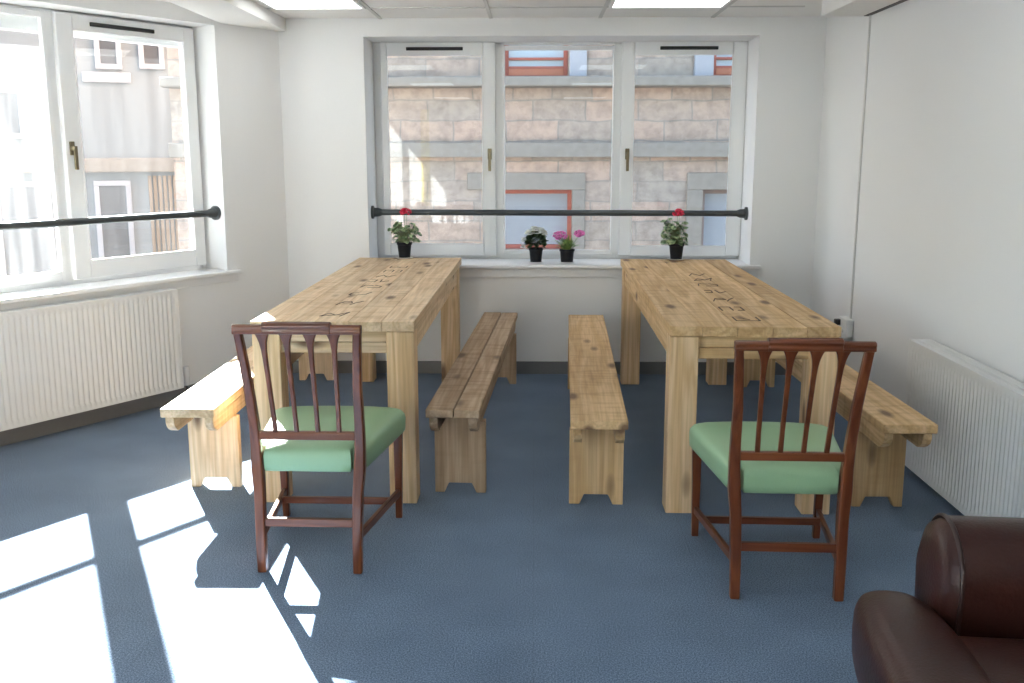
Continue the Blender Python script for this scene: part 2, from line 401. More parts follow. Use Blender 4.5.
structure(MB().box(-1.86, -1.72, Y_REAR, Y_REAR+.02, 0, 2.2).build('reflect_strip', M_yellow))  # unseen yellow strip, added to tint the reflection in the back window
structure(MB().box(XR, XR+.25, Y_REAR-.2, D+.1, -.1, HC+.1).build('wall_right', M_wall))
structure(MB().box(X_SIDE-.2, XR+.2, Y_REAR-.25, Y_REAR, -.1, HC+.1).build('wall_front', M_wall))
# boxed-in strips at the edges of the ceiling, with a gap drawn black
structure(MB().box(-1.93, -1.625, Y_REAR, D, 2.283, HC).build('trim_1', M_ceil, bevel=.004))
structure(MB().box(1.615, 1.848, Y_REAR, 5.92, 2.255, HC).build('trim_2', M_ceil, bevel=.004))
structure(MB().box(1.848, XR, Y_REAR, 5.90, 2.254, 2.31).build('gap_dark', M_black))  # black strip painted in for the dark of the open gap
# ceiling grid
mb = MB()
for x in (-1.005, -.287, .42, 1.145): mb.box(x-.011, x+.011, Y_REAR, D, HC-.006, HC+.01)
for k in range(15): mb.box(-1.62, 1.61, 6.27-.715*k-.011, 6.27-.715*k+.011, HC-.005, HC+.01)
structure(mb.build('trim_4', M_bar))
# skirting
structure(MB().box(XL, XR, D-.012, D, 0, .088).build('baseboard_back', M_skirt, bevel=.003))
mb = MB(); lwbox(0, S_END, 0, .088, 0, .012, mb); structure(mb.build('baseboard_left', M_skirt, bevel=.003))
structure(MB().box(XR-.012, XR, Y_REAR, D-.012, 0, .088).build('baseboard_right', M_skirt, bevel=.003))

# ------------------------------------------------------------------ windows
def ring(m, P, u0, u1, z0, z1, w, n0, n1):
    """rectangular frame of four bars; P(u,z,n) -> point"""
    def bar(a0, a1, b0, b1):
        o = P(a0, b0, n0); m.hexa(o, P(a1, b0, n0)-o, P(a0, b0, n1)-o, P(a0, b1, n0)-o)
    wl, wr, wb, wt = w
    bar(u0, u0+wl, z0, z1); bar(u1-wr, u1, z0, z1); bar(u0+wl, u1-wr, z0, z0+wb); bar(u0+wl, u1-wr, z1-wt, z1)
def pane(P, u0, u1, z0, z1, n, name, mat, parent):
    m = MB(); o = P(u0, z0, n-.003); m.hexa(o, P(u1, z0, n-.003)-o, P(u0, z0, n+.003)-o, P(u0, z1, n-.003)-o)
    return m.build(name, mat, parent)
def handle(P, u, z, n, parent, sgn=1):
    m = MB()
    o = P(u-.014, z-.03, n); m.hexa(o, P(u+.014, z-.03, n)-o, P(u-.014, z-.03, n+.012)-o, P(u-.014, z+.045, n)-o)
    o = P(u-.010, z-.11, n+.028); m.hexa(o, P(u+.010, z-.11, n+.028)-o, P(u-.010, z-.11, n+.042)-o, P(u-.010, z+.02, n+.028)-o)
    o = P(u-.010, z-.005, n+.01); m.hexa(o, P(u+.010, z-.005, n+.01)-o, P(u-.010, z-.005, n+.03)-o, P(u-.010, z+.02, n+.01)-o)
    return m.build('handle', M_handle, parent, bevel=.003)
def vent(P, u0, u1, z, n, parent):
    m = MB(); o = P(u0, z-.011, n); m.hexa(o, P(u1, z-.011, n)-o, P(u0, z-.011, n+.012)-o, P(u0, z+.011, n)-o)
    return m.build('trickle_vent', M_vent, parent, bevel=.003)

YW = 7.13
PB = lambda u, z, n: Vector((u, YW-n, z))      # n towards the room
w1 = struct_empty('window_1')
m = MB(); ring(m, PB, WX0, WX1+.03, .757, WZ1+.02, (.05, .05, .035, .035), -.04, .0)
m.box(-.29, -.215, YW, YW+.04, .78, WZ1); m.box(.545, .62, YW, YW+.04, .78, WZ1)
ring(m, PB, -.222, .552, .785, 2.225, (.015, .013, .035, .03), -.02, .012)
m.build('outer_frame', M_upvc, w1, bevel=.004)
for u0, u1, g in ((-1.068, -.272, (.045, .088, .083, .085)), (.597, 1.452, (.084, .098, .069, .085))):
    m = MB(); ring(m, PB, u0, u1, .78, 2.247, g, .0, .035)
    f = m.build('sash', M_upvc, w1, bevel=.006)
    m = MB(); ring(m, PB, u0+g[0]-.004, u1-g[1]+.004, .78+g[2]-.004, 2.247-g[3]+.004, (.01,)*4, .03, .038); m.build('glazing_bead', M_sill, f, bevel=.002)
    pane(PB, u0+g[0]-.005, u1-g[1]+.005, .78+g[2]-.005, 2.247-g[3]+.005, .015, 'glass_pane', M_glass, f)
pane(PB, -.21, .542, .815, 2.2, .0, 'glass_pane', M_glass, w1)
vent(PB, -.885, -.495, 2.203, .036, w1); vent(PB, .855, 1.25, 2.203, .036, w1)
handle(PB, -.314, 1.485, .035, w1); handle(PB, .645, 1.485, .035, w1)
m = MB(); m.box(WX0-.002, WX1+.002, 6.72, YW+.04, WZ0, .757); m.box(WX0-.06, 1.522, 6.700, 6.746, WZ0, .757)
m.build('window_sill', M_sill, w1, bevel=.006)
MB().box(WX0-.05, 1.512, D-.014, D, .672, WZ0).build('sill_apron', M_wall, w1, bevel=.003)

OFFL = -.2
PL = lambda u, z, n: LW(u, z, OFFL+n)
w2 = struct_empty('window_2')
m = MB(); ring(m, PL, LS0, LS1, .765, LZ1, (.03, .05, .035, .02), -.05, .0)
o = PL(1.475, .79, -.05); m.hexa(o, PL(1.53, .79, -.05)-o, PL(1.475, .79, .0)-o, PL(1.475, 2.25, -.05)-o)
ring(m, PL, 1.525, LS1-.045, .795, 2.252, (.025, .03, .055, .035), -.02, .014)
m.build('outer_frame', M_upvc, w2, bevel=.004)
m = MB(); g = (.078, .1, .1, .082); ring(m, PL, .553, 1.482, .795, 2.255, g, .0, .035); f = m.build('sash', M_upvc, w2, bevel=.006)
m = MB(); ring(m, PL, .553+g[0]-.004, 1.482-g[1]+.004, .795+g[2]-.004, 2.255-g[3]+.004, (.01,)*4, .03, .038); m.build('glazing_bead', M_sill, f, bevel=.002)
pane(PL, .553+g[0]-.005, 1.482-g[1]+.005, .795+g[2]-.005, 2.255-g[3]+.005, .015, 'glass_pane', M_fog, f)
pane(PL, 1.545, LS1-.07, .845, 2.222, .0, 'glass_pane', M_mist, w2)
vent(PL, .85, 1.275, 2.208, .036, w2); handle(PL, 1.445, 1.52, .035, w2)
m = MB(); o = LW(LS0-.002, LZ0, OFFL-.05); m.hexa(o, DL*(LS1-LS0+.004), NL*(.23-OFFL-.2+.0), Vector((0, 0, .022)))
o = LW(LS0-.1, LZ0, -.002); m.hexa(o, DL*(LS1-LS0+.2), NL*.042, Vector((0, 0, .022)))
m.build('window_sill', M_sill, w2, bevel=.005)
m = MB(); lwbox(LS0-.08, LS1+.08, .695, LZ0, 0, .013, m); m.build('sill_apron', M_wall, w2, bevel=.003)

PS = lambda u, z, n: Vector((X_SIDE-.1+n, u, z))
w4 = struct_empty('fill_window')
m = MB(); ring(m, PS, FY0, FY1, FZ0, FZ1, (.06,)*4, -.04, .03)
for k in (1, 2, 3, 4): u = FY0+(FY1-FY0)*k/5; m.box(X_SIDE-.14, X_SIDE-.07, u-.05, u+.05, FZ0+.06, FZ1-.06)
m.build('outer_frame', M_upvc, w4, bevel=.004)
for k in range(5): pane(PS, FY0+.05+(FY1-FY0-.1)*k/5, FY0+.05+(FY1-FY0-.1)*(k+1)/5, FZ0+.05, FZ1-.05, -.02, 'glass_pane', M_glass, w4)

# ------------------------------------------------------------------ ceiling lights
def ceiling_light(x0, x1, y0, y1, label):
    t = thing('ceiling_light', label, 'ceiling light', ((x0+x1)/2, (y0+y1)/2, HC-.012), 0, 'square ceiling light panels')
    a, b = (x1-x0)/2, (y1-y0)/2
    m = MB(); m.box(-a, a, -b, -b+.02, 0, .012); m.box(-a, a, b-.02, b, 0, .012); m.box(-a, -a+.02, -b+.02, b-.02, 0, .012); m.box(a-.02, a, -b+.02, b-.02, 0, .012)
    m.build('frame', M_white, t, bevel=.002)
    MB().box(-a+.02, a-.02, -b+.02, b-.02, .003, .012).build('diffuser', M_lamp, t)
for x0, x1, side in ((-1.58, -1.02, 'left'), (.44, 1.125, 'right')):
    for y1, where in ((6.262, None), (4.1, 'second row'), (1.55, 'third row'), (-1.6, 'rear row')):
        lab = ('lit square ceiling light panel above the %s wooden table by the window' % side) if where is None else 'lit square ceiling light panel, %s, %s side of the room' % (where, side)
        ceiling_light(x0, x1, y1-.63, y1, lab)

# ------------------------------------------------------------------ window rails
def rail(name, label, A, B):
    t = thing(name, label, 'window rail', A, 0, 'grey rails across the windows')
    d = Vector(B)-Vector(A); e = d.normalized(); r = .0205
    MB().tube([Vector((0, 0, 0)), d*.5, d], r, 16).build('pipe', M_rail, t, smooth=40)
    for s, p in ((1, Vector((0, 0, 0))), (-1, d)):
        q = e*s
        MB().tube([p, p+q*.014, p+q*.016, p+q*.05, p+q*.07], [.045, .045, .032, .029, r+.001], 18).build('end_flange', M_rail, t, smooth=40)
rail('window_rail', 'long grey pipe rail across the three-part back window', (WX0, 6.9, 1.1), (WX1, 6.9, 1.092))
rail('window_rail', 'grey pipe rail across the bright left window', LW(LS0, 1.128, -.075), LW(LS1, 1.128, -.075))

# ------------------------------------------------------------------ radiators
def radiator(label, P, length, z0, z1, depth, valve_u, lamb):
    """P(u, n, z) -> local point, u along the wall, n out of the wall"""
    t = thing('radiator', label, 'radiator', P(0, 0, 0), 0, 'white panel radiators')
    base = Vector(P(0, 0, 0)); Q = lambda u, n, z: Vector(P(u, n, z))-base
    pitch = .0333; m = MB(); nf = int(length/pitch); us = []
    for k in range(nf):
        for fr, dn in ((.0, 0), (.5, 0), (.62, -.009), (.88, -.009)): us.append((.02+(length-.04)*(k+fr)/nf, dn))
    us = [(0, 0)]+us+[(length, 0)]
    rings = []
    for z, q in ((z0, 0), (z0+.03, 0), (z0+.045, 1), (z1-.05, 1), (z1-.035, 0), (z1-.004, 0)):
        rings.append([Q(u, depth+dn*q, z) for u, dn in us])
    m.loft(rings, False, False)
    m.loft([[Q(u, depth-.02, z) for u in (0, length)] for z in (z0, z1-.004)], False, False)
    m.build('front_panel', M_rad, t, smooth=60)
    m = MB()
    o = Q(0, .025, z0); m.hexa(o, Q(length, .025, z0)-o, Q(0, .04, z0)-o, Q(0, .025, z1-.01)-o); m.build('rear_panel', M_rad, t, bevel=.002)
    for u in (0, length-.006):
        m = MB(); o = Q(u, .022, z0+.01); m.hexa(o, Q(u+.006, .022, z0+.01)-o, Q(u, depth+.001, z0+.01)-o, Q(u, .022, z1)-o); m.build('side_cover', M_rad, t, bevel=.002)
    m = MB()
    for a, b in ((.022, .032), (depth-.014, depth+.003), ((.022+depth)/2-.004, (.022+depth)/2+.004)):
        o = Q(0, a, z1-.014); m.hexa(o, Q(length, a, z1-.014)-o, Q(0, b, z1-.014)-o, Q(0, a, z1)-o)
    k = int(length/.016)
    for i in range(k):
        u = length*(i+.25)/k; o = Q(u, .03, z1-.012); m.hexa(o, Q(u+.009, .03, z1-.012)-o, Q(u, depth-.012, z1-.012)-o, Q(u, .03, z1-.002)-o)
    m.build('top_grille', M_rad, t)
    if valve_u is not None:
        m = MB(); p = Q(valve_u, depth*.6, 0)
        m.tube([p+Vector((0, 0, 0)), p+Vector((0, 0, z0+.03))], .0075, 10); v = m.build('pipe', M_rail, t, smooth=40)
        m = MB(); m.lathe([(.012, z0+.0), (.017, z0+.02), (.017, z0+.055), (.02, z0+.06), (.02, z0+.105), (.016, z0+.115)], 16, p); m.build('valve', M_white, t, smooth=40)
    for u in (.15, length-.15):
        m = MB(); o = Q(u, .002, z0+.1); m.hexa(o, Q(u+.03, .002, z0+.1)-o, Q(u, .03, z0+.1)-o, Q(u, .002, z1-.08)-o)
        m.build('wall_bracket', M_rad, t)
    return t
radiator('white panel radiator on the left wall under the bright window', lambda u, n, z: LW(1.0+u, z, n+.0), 1.3, .105, .708, .1, -.055, 1)
radiator('white panel radiator low on the right wall behind the brown armchair', lambda u, n, z: Vector((XR-n, 4.64-u, z)), 1.75, .045, .642, .12, None, 1)

# ------------------------------------------------------------------ socket and cable on the right wall
t = thing('wall_socket', 'small pale surface socket box on the right wall below the thin cable', 'socket', (XR, 5.90, .43))
MB().box(-.045, 0, -.075, .075, 0, .105).build('box', M_white, t, bevel=.006)
MB().box(-.075, -.03, .035, .072, .055, .09).build('plug', M_black, t, bevel=.005)
m = MB(); m.sphere((-.046, -.02, .03), (.006, .01, .01)); m.build('switch', M_cable, t, smooth=60)
m = MB(); m.tube([(XR-.006, 5.875, .535), (XR-.006, 5.875, 1.4), (XR-.006, 5.86, 2.36)], .0065, 8)
tag(m.build('cable', M_cable, smooth=60), 'thin pale cable running down the right wall to the socket', 'cable')

# ------------------------------------------------------------------ tables
GL = {  # pen strokes of the carved letters in a unit box
 'a': [[(0, .1), (.25, .75), (.55, .35), (.05, .15)], [(.55, .3), (1, .95), (.8, .1)]],
 'b': [[(.0, .1), (.2, .8), (.5, .85), (.6, .5), (.2, .45)], [(.6, .1), (.75, .5), (1, .9)]],
 'c': [[(.95, .9), (.8, .3), (.4, .05), (.05, .2), (.1, .6), (.4, .7)]],
 'd': [[(0, .2), (.1, .85), (.5, .7)], [(.35, .1), (.9, .1), (.95, .5), (.6, .8)]],
 'e': [[(.0, .2), (.3, .2), (.35, .8), (.05, .8)], [(.55, .9), (.6, .1), (.95, .5)]],
 'f': [[(.05, .85), (.05, .1), (.95, .1), (.95, .85)], [(.4, .5), (.6, .35)]],
 'g': [[(.05, .1), (.3, .85), (.6, .1), (.95, .85)]],
 'h': [[(.05, .1), (.05, .9), (.5, .9), (.5, .15)], [(.7, .15), (.95, .15), (.95, .9), (.7, .9)]],
}
def stroke(m, pts, x0, y0, w, h, z, t=.006):
    P = [(x0+p[0]*w, y0+p[1]*h) for p in pts]
    for a, b in zip(P, P[1:]):
        d = Vector((b[0]-a[0], b[1]-a[1])); L = d.length; d /= L; nn = Vector((-d.y, d.x))*t/2; e = d*t*.3
        q = [(a[0]-e.x+nn.x, a[1]-e.y+nn.y), (b[0]+e.x+nn.x, b[1]+e.y+nn.y), (b[0]+e.x-nn.x, b[1]+e.y-nn.y), (a[0]-e.x-nn.x, a[1]-e.y-nn.y)]
        m.prism(q, 'z', z-.002, z+.0006)
def table(label, cx, yf, rot, seed, letters, lcol, W=.693, L=2.64, Z=.8035, back_leg=2.34, wood_=pine):
    t = thing('wooden_table', label, 'table', (cx, yf, 0), rot, 'long pine tables')
    rnd = random.Random(seed); h = W/2; th = .042; m = MB()
    fr = [0, .19, .395, .60, .80, 1.0]
    for k in range(5):
        a = -h+W*fr[k]; b = -h+W*fr[k+1]; g = .0009
        y0 = rnd.uniform(-.004, .004); dz = rnd.uniform(-.0008, .0008)
        m.pid = rnd.uniform(1, 9); m.box(a+(g if k else 0), b-(g if k < 4 else 0), y0, L+rnd.uniform(-.004, .002), Z-th, Z+dz)
    m.build('tabletop', wood_['y'], t, bevel=.002)
    lw = .118
    for sx in (-1, 1):
        for y in (.006, back_leg):
            m = MB(); m.pid = rnd.uniform(1, 9)
            xi = sx*(h-.002); m.box(min(xi, xi-sx*lw), max(xi, xi-sx*lw), y, y+lw, 0, Z-th-.002)
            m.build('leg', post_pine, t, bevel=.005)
    for y0, y1 in ((.03, .062), (back_leg+.05, back_leg+.082)):
        m = MB(); m.pid = rnd.uniform(1, 9); m.box(-h+lw-.001, h-lw+.001, y0, y1, Z-th-.098, Z-th-.052); m.pid += 1.3; m.box(-h+lw-.001, h-lw+.001, y0+.004, y1, Z-th-.05, Z-th-.001); m.build('apron', wood_['x'], t, bevel=.003)
    for sx in (-1, 1):
        m = MB(); m.pid = rnd.uniform(1, 9); xi = sx*(h-.01); m.box(min(xi, xi-sx*.032), max(xi, xi-sx*.032), lw+.004, back_leg+.002, Z-th-.10, Z-th-.001); m.build('apron', wood_['y'], t, bevel=.003)
    for (lx, ly, g) in letters:
        m = MB()
        for s in GL[g]: stroke(m, s, lx-.055, ly-.065, .11, .13, Z+.001)
        m.build('carved_letter', M_carve, t)
    return t
lettL = [(-.026, .19, 'a'), (-.022, .53, 'b'), (-.03, .85, 'c'), (-.015, 1.13, 'd'), (-.012, 1.36, 'e'), (-.008, 1.58, 'g'), (-.004, 1.82, 'h'), (0, 2.05, 'f')]
table('long pale pine table at the left, carved letters along its top', -.851, 4.124, -.0044, 11, lettL, None, L=2.612)
lettR = [(.0, .20, 'f'), (-.01, .48, 'h'), (.005, .77, 'b'), (.015, 1.05, 'e'), (.02, 1.32, 'd'), (.03, 1.55, 'a'), (.03, 1.78, 'g')]
table('long yellower pine table at the right, its end near the radiator', .902, 4.024, -.0075, 23, lettR, None, back_leg=2.40, wood_=tawny)

# ------------------------------------------------------------------ benches
def bench(label, x, yf, rot, L, l1, l2, seed, wd, W=.226, Z=.45, boards=1):
    t = thing('wooden_bench', label, 'bench', (x, yf, 0), rot, 'pine benches beside the tables')
    rnd = random.Random(seed); h = W/2; th = .038; m = MB()
    if boards == 1: m.pid = rnd.uniform(1, 9); m.box(-h, h, 0, L, Z-th, Z)
    else:
        s = .005
        m.pid = rnd.uniform(1, 9); m.box(-h, s-.002, 0, L, Z-th, Z); m.pid += 2.1; m.box(s+.002, h, .004, L-.003, Z-th, Z-.001)
    m.build('seat', wd['y'], t, bevel=.005)
    rh, rw = .075, .036
    for sx in (-1, 1):
        m = MB(); m.pid = rnd.uniform(1, 9); zt = Z-th-.0005; a, b = .022, L-.022; c = .055
        prof = [(a, zt), (a, zt-.028), (a+.012, zt-.05), (a+.035, zt-.066), (a+c, zt-rh), (b-c, zt-rh), (b-.035, zt-.066), (b-.012, zt-.05), (b, zt-.028), (b, zt)]
        xi = sx*(h-.012); m.prism([(p[0], p[1]) for p in prof], 'x', min(xi, xi-sx*rw), max(xi, xi-sx*rw)); m.build('rail', wd['y'], t, bevel=.003)
    for y in (l1, l2):
        m = MB(); m.pid = rnd.uniform(1, 9); zt = Z-th-.001; q = h+.001; nw, nt, nh = .072, .052, .045
        inn = h-.012-rw-.001
        poly = [(-q, 0), (-nw, 0), (-nt, nh), (nt, nh), (nw, 0), (q, 0), (q, zt-rh-.001), (inn, zt-rh-.001), (inn, zt), (-inn, zt), (-inn, zt-rh-.001), (-q, zt-rh-.001)]
        m.prism(poly, 'y', y, y+.042); m.build('end_panel', wd['z'], t, bevel=.003)
    return t
bench('sunlit pine bench left of the left table, nearest the bright window', -1.450, 4.012, .005, 2.68, .32, 2.50, 3, pine)
bench('greyish two-board pine bench along the inner side of the left table', -.340, 4.025, -.045, 2.60, .255, 2.405, 5, grey, boards=2)
bench('pine bench standing clear in the middle, along the right table', .262, 3.862, -.03, 2.66, .275, 2.42, 8, tawny, W=.231)
bench('pine bench between the right table and the right radiator', 1.482, 3.825, .010, 2.72, .305, 2.54, 13, tawny, W=.214)

# ------------------------------------------------------------------ dining chairs
def rect_ring(c, wx, wy):
    x, y, z = c; return [(x-wx/2, y-wy/2, z), (x+wx/2, y-wy/2, z), (x+wx/2, y+wy/2, z), (x-wx/2, y+wy/2, z)]
def chair(label, loc, rz, seed, rack):
    t = thing('dining_chair', label, 'chair', loc, rz, 'mahogany chairs with green seats')
    rnd = random.Random(seed)
    post = [(0, .175, .018, .033, .034), (.12, .176, .022, .035, .037), (.30, .1785, .034, .037, .040), (.39, .185, .042, .041, .042), (.47, .187, .040, .037, .038), (.55, .1885, .026, .034, .036), (.70, .191, -.018, .031, .033), (.85, .200, -.063, .029, .030), (.921, .2045, -.084, .028, .028)]
    rk = lambda z: rack*min(1, max(0, (z-.2)/.7))
    def at(z):
        for a, b in zip(post, post[1:]):
            if a[0] <= z <= b[0]:
                f = (z-a[0])/(b[0]-a[0]); return [a[i]+f*(b[i]-a[i]) for i in range(5)]
        return post[-1]
    for s in (-1, 1):
        m = MB(); m.pid = rnd.uniform(1, 9); m.loft([rect_ring((s*x+rk(z), y, z), wx, wy) for z, x, y, wx, wy in post]); m.build('rear_post', mahog['z'], t, bevel=.006, seg=3, smooth=50)
    # top rail with a raised centre tablet
    m = MB(); m.pid = rnd.uniform(1, 9); y = -.083
    prof = [(-.016, .900), (.012, .900), (.012, .929), (-.004, .933), (-.016, .930), (-.019, .921), (-.016, .915), (-.018, .907)]
    m.prism([(y+p[0], p[1]) for p in prof], 'x', rack-.2195, rack+.2195); m.build('top_rail', mahog['x'], t, bevel=.003)
    m = MB(); m.pid = rnd.uniform(1, 9)
    prof = [(-.021, .901), (.014, .901), (.014, .938), (-.006, .943), (-.021, .939), (-.025, .928), (-.021, .921), (-.023, .911)]
    m.prism([(y+p[0], p[1]) for p in prof], 'x', rack-.116, rack+.116); m.build('rail_tablet', mahog['x'], t, bevel=.003)
    a = at(.512); m = MB(); m.pid = rnd.uniform(1, 9); m.box(-a[1]+.012+rk(.5), a[1]-.012+rk(.5), a[2]-.014, a[2]+.012, .497, .527); m.build('back_rail', mahog['x'], t, bevel=.004)
    for k in (-3, -1, 1, 3):
        xb, xt = k*.038+rk(.52), k*.0408+rack; m = MB(); m.pid = rnd.uniform(1, 9); rings = []
        for z, w in ((.52, .017), (.60, .0155), (.72, .0155), (.81, .0165), (.84, .019), (.865, .025), (.883, .034), (.896, .045), (.904, .054)):
            f = (z-.52)/.38; p = at(z); rings.append(rect_ring((xb+(xt-xb)*f, p[2], z), w, .016))
        m.loft(rings); m.build('spindle', mahog['z'], t, bevel=.003, smooth=50)
    for s in (-1, 1):
        m = MB(); m.pid = rnd.uniform(1, 9); m.loft([rect_ring((s*.238, .585, 0), .027, .027), rect_ring((s*.240, .580, .20), .031, .031), rect_ring((s*.243, .575, .40), .037, .037)]); m.build('front_leg', mahog['z'], t, bevel=.004)
    m = MB(); m.pid = 2; m.box(-.161, .161, .017, .037, .172, .203); m.build('stretcher', mahog['x'], t, bevel=.003)
    for s in (-1, 1):
        A = Vector((s*.1765, .035, .118)); B = Vector((s*.239, .572, .098)); m = MB(); m.pid = rnd.uniform(1, 9)
        m.hexa(A+Vector((-.009, 0, 0)), B-A, Vector((.018, 0, 0)), Vector((0, 0, .03))); m.build('stretcher', mahog['y'], t, bevel=.003)
    m = MB(); m.pid = 4; xx = .1765+(.239-.1765)*.80-.006; m.box(-xx, xx, .452, .470, .102, .130); m.build('stretcher', mahog['x'], t, bevel=.003)
    # upholstered seat: outline in plan, then bulging rings
    half = [(.0, .032), (.06, .032), (.12, .032), (.157, .034), (.159, .068), (.200, .070), (.209, .095), (.223, .2), (.242, .34), (.258, .46), (.270, .55), (.272, .585), (.260, .612), (.225, .630), (.15, .643), (.07, .649), (.0, .651)]
    out = [(-x, y) for x, y in half[::-1][:-1]]+[(x, y) for x, y in half][0:]
    out = out[:-1] if out[0] == (-.0, .651) and out[-1] == (.0, .651) else out
    out = out[::-1]
    c = Vector((0, .36)); rings = []
    for z, s in ((.375, .975), (.381, .995), (.405, 1.0), (.432, 1.004), (.448, .995), (.460, .965), (.469, .91), (.475, .80), (.480, .55), (.483, .25), (.4835, .02)):
        rings.append([(c.x+(x-c.x)*s, c.y+(y-c.y)*s, z) for x, y in out])
    m = MB(); m.loft(rings); o = m.build('seat', M_green, t, smooth=70)
    return t
chair('mahogany spindle-back chair with green seat at the left table', (-.812, 3.385, 0), -.02, 31, .013)
chair('mahogany spindle-back chair with green seat at the right table', (.8635, 3.195, 0), -.03, 47, -.007).scale = (1, 1, .984)

# ------------------------------------------------------------------ armchair
t = thing('armchair', 'brown leather armchair with rolled arms beside the right radiator', 'armchair', (.942, 1.86, 0), -.085)
def armprof(cy):
    P = []
    for k in range(0, 19):
        a = pi*k/18-.12; P.append((cy+.135*cos(a+.06), .51+.135*sin(a+.06)))
    P += [(cy-.128, .45), (cy-.118, .38), (cy-.116, .2), (cy-.116, .1), (cy+.116, .1), (cy+.116, .2), (cy+.118, .38), (cy+.128, .45)]
    return P
for cy in (.42, -.42):
    P = armprof(cy); ctr = Vector((cy, .42)); rings = []
    def rg(x, s): return [(x, ctr.x+(p[0]-ctr.x)*s, ctr.y+(p[1]-ctr.y)*s) for p in P]
    m = MB(); m.loft([rg(.012, 1.0), rg(.3, 1.0), rg(.74, .985)]); a = m.build('arm', M_leather, t, smooth=50)
    m = MB(); m.loft([rg(.012, .985), rg(-.012, .93), rg(-.026, .75), rg(-.032, .4), rg(-.033, .05)]); m.build('arm_front', M_leather, a, smooth=60)
    m = MB(); pts = [Vector((.008, p[0], p[1])) for p in P]; m.tube(pts, .006, 6); m.build('piping', M_piping, a, smooth=60)
def rbox(m, x0, x1, y0, y1, z0, z1, e=3.2, n=28, k=14):
    c = Vector(((x0+x1)/2, (y0+y1)/2, (z0+z1)/2)); R = ((x1-x0)/2, (y1-y0)/2, (z1-z0)/2)
    sg = lambda v, p: math.copysign(abs(v)**p, v); rings = []
    for j in range(k+1):
        ph = -pi/2+pi*j/k; cz = max(abs(cos(ph)), 1e-4)
        rings.append([c+Vector((R[0]*sg(cz, .45)*sg(cos(2*pi*i/n), 2/e), R[1]*sg(cz, .45)*sg(sin(2*pi*i/n), 2/e), R[2]*sg(sin(ph), .62))) for i in range(n)])
    m.loft(rings, True)
m = MB(); rbox(m, -.215, .66, -.272, .272, .26, .458, 7, 44); rbox(m, -.225, .0, -.50, .50, .25, .472, 3.0, 44)
m.build('seat_cushion', M_leather, t, smooth=70)
m = MB(); m.box(-.14, .70, -.53, .53, .06, .27); m.build('base', M_leather, t, bevel=.03, seg=4)
m = MB(); rbox(m, .50, .76, -.50, .50, .25, .92, 5, 40); m.build('backrest', M_leather, t, smooth=70)
for x in (-.10, .66):
    for y in (-.47, .47):
        MB().lathe([(.018, 0), (.024, .03), (.03, .062)], 14, (x, y, 0)).build('foot', M_dark, t, smooth=40)

# ------------------------------------------------------------------ plants
def leaf(m, base, tip_dir, size, rnd, cup=.25):
    d = Vector(tip_dir).normalized(); h = Vector((d.x*.7+rnd.uniform(-.4, .4), d.y*.7-.35+rnd.uniform(-.4, .4), 1)).normalized()
    a = d.cross(h).normalized(); nrm = a.cross(d).normalized(); n = 11; c = Vector(base)+d*size*.5
    vs = [c-nrm*size*cup*.4]
    for k in range(n):
        an = 2*pi*k/n; r = size*.5*(1+.08*(-1)**k)
        vs.append(c+d*r*cos(an)+a*r*sin(an)*1.05+nrm*size*cup*.3*abs(sin(an)))
    fs = [(0, 1+k, 1+(k+1) % n) for k in range(n)]
    m.add(vs, fs)
def pot(t, r0, r1, h, z=.0):
    p = MB().lathe([(r0*.2, z), (r0, z), (r0*1.01, z+.004), (r1*.95, z+h*.83), (r1*1.04, z+h*.84), (r1*1.06, z+h), (r1*.97, z+h), (r1*.94, z+h*.86), (.002, z+h*.86)], 26).build('pot', M_pot, t, smooth=35)
    MB().lathe([(.002, z+h*.85), (r1*.93, z+h*.85), (r1*.9, z+h*.89), (.002, z+h*.91)], 18).build('soil', M_soil, p, smooth=60)
def saucer(label, loc, r):
    m = MB(); m.lathe([(.002, 0), (r*.8, 0), (r, .008), (r*.97, .009), (r*.8, .003), (.002, .003)], 28)
    o = m.build('saucer', M_white, smooth=50); o.location = loc; return tag(o, label, 'saucer', 'white plant saucers')
def geranium(label, slabel, loc, seed, flow, lean, nl, rad, zt):
    rnd = random.Random(seed)
    saucer(slabel, loc, .06)
    t = thing('potted_geranium', label, 'potted plant', (loc[0], loc[1], loc[2]+.003), rnd.uniform(0, .1), 'red geraniums in black pots')
    pot(t, .037, .049, .105)
    m = MB(); s = MB()
    for i in range(nl):
        an = rnd.uniform(0, 2*pi); rr = rad*(rnd.random()**.55); z = .115+(zt-.115)*rnd.random()**.9*(1-.45*(rr/rad)**2)
        p = Vector((lean[0]*z+rr*cos(an), lean[1]*z+rr*sin(an)*.8, z)); s.tube([(p.x*.15, p.y*.15, .09), (p.x*.5, p.y*.5, z*.75), p], .0018, 5)
        leaf(m, p, (cos(an), sin(an), rnd.uniform(-1.1, -.1)), rnd.uniform(.026, .044), rnd)
    m.build('foliage', M_leaf, t); s.build('leaf_stalks', M_stem, t, smooth=60)
    fx, fz = flow
    m = MB(); m.tube([(0, 0, .1), (fx*.6, 0, .2), (fx, 0, fz-.02)], .0022, 6); m.tube([(.004, .005, .1), (fx*.6+.012, .004, .2), (fx+.013, 0, fz-.012)], .002, 6); m.build('flower_stem', M_stem, t, smooth=60)
    m = MB()
    for i in range(44):
        a, b = rnd.uniform(0, 2*pi), rnd.uniform(-.7, 1); c = (1-b*b)**.5
        p = Vector((fx+.033*c*cos(a)+.006, .026*c*sin(a), fz+.024*b))
        m.sphere(p, (rnd.uniform(.008, .012), rnd.uniform(.008, .012), .006), 7, 5)
    m.build('flower_head', M_red, t, smooth=80)
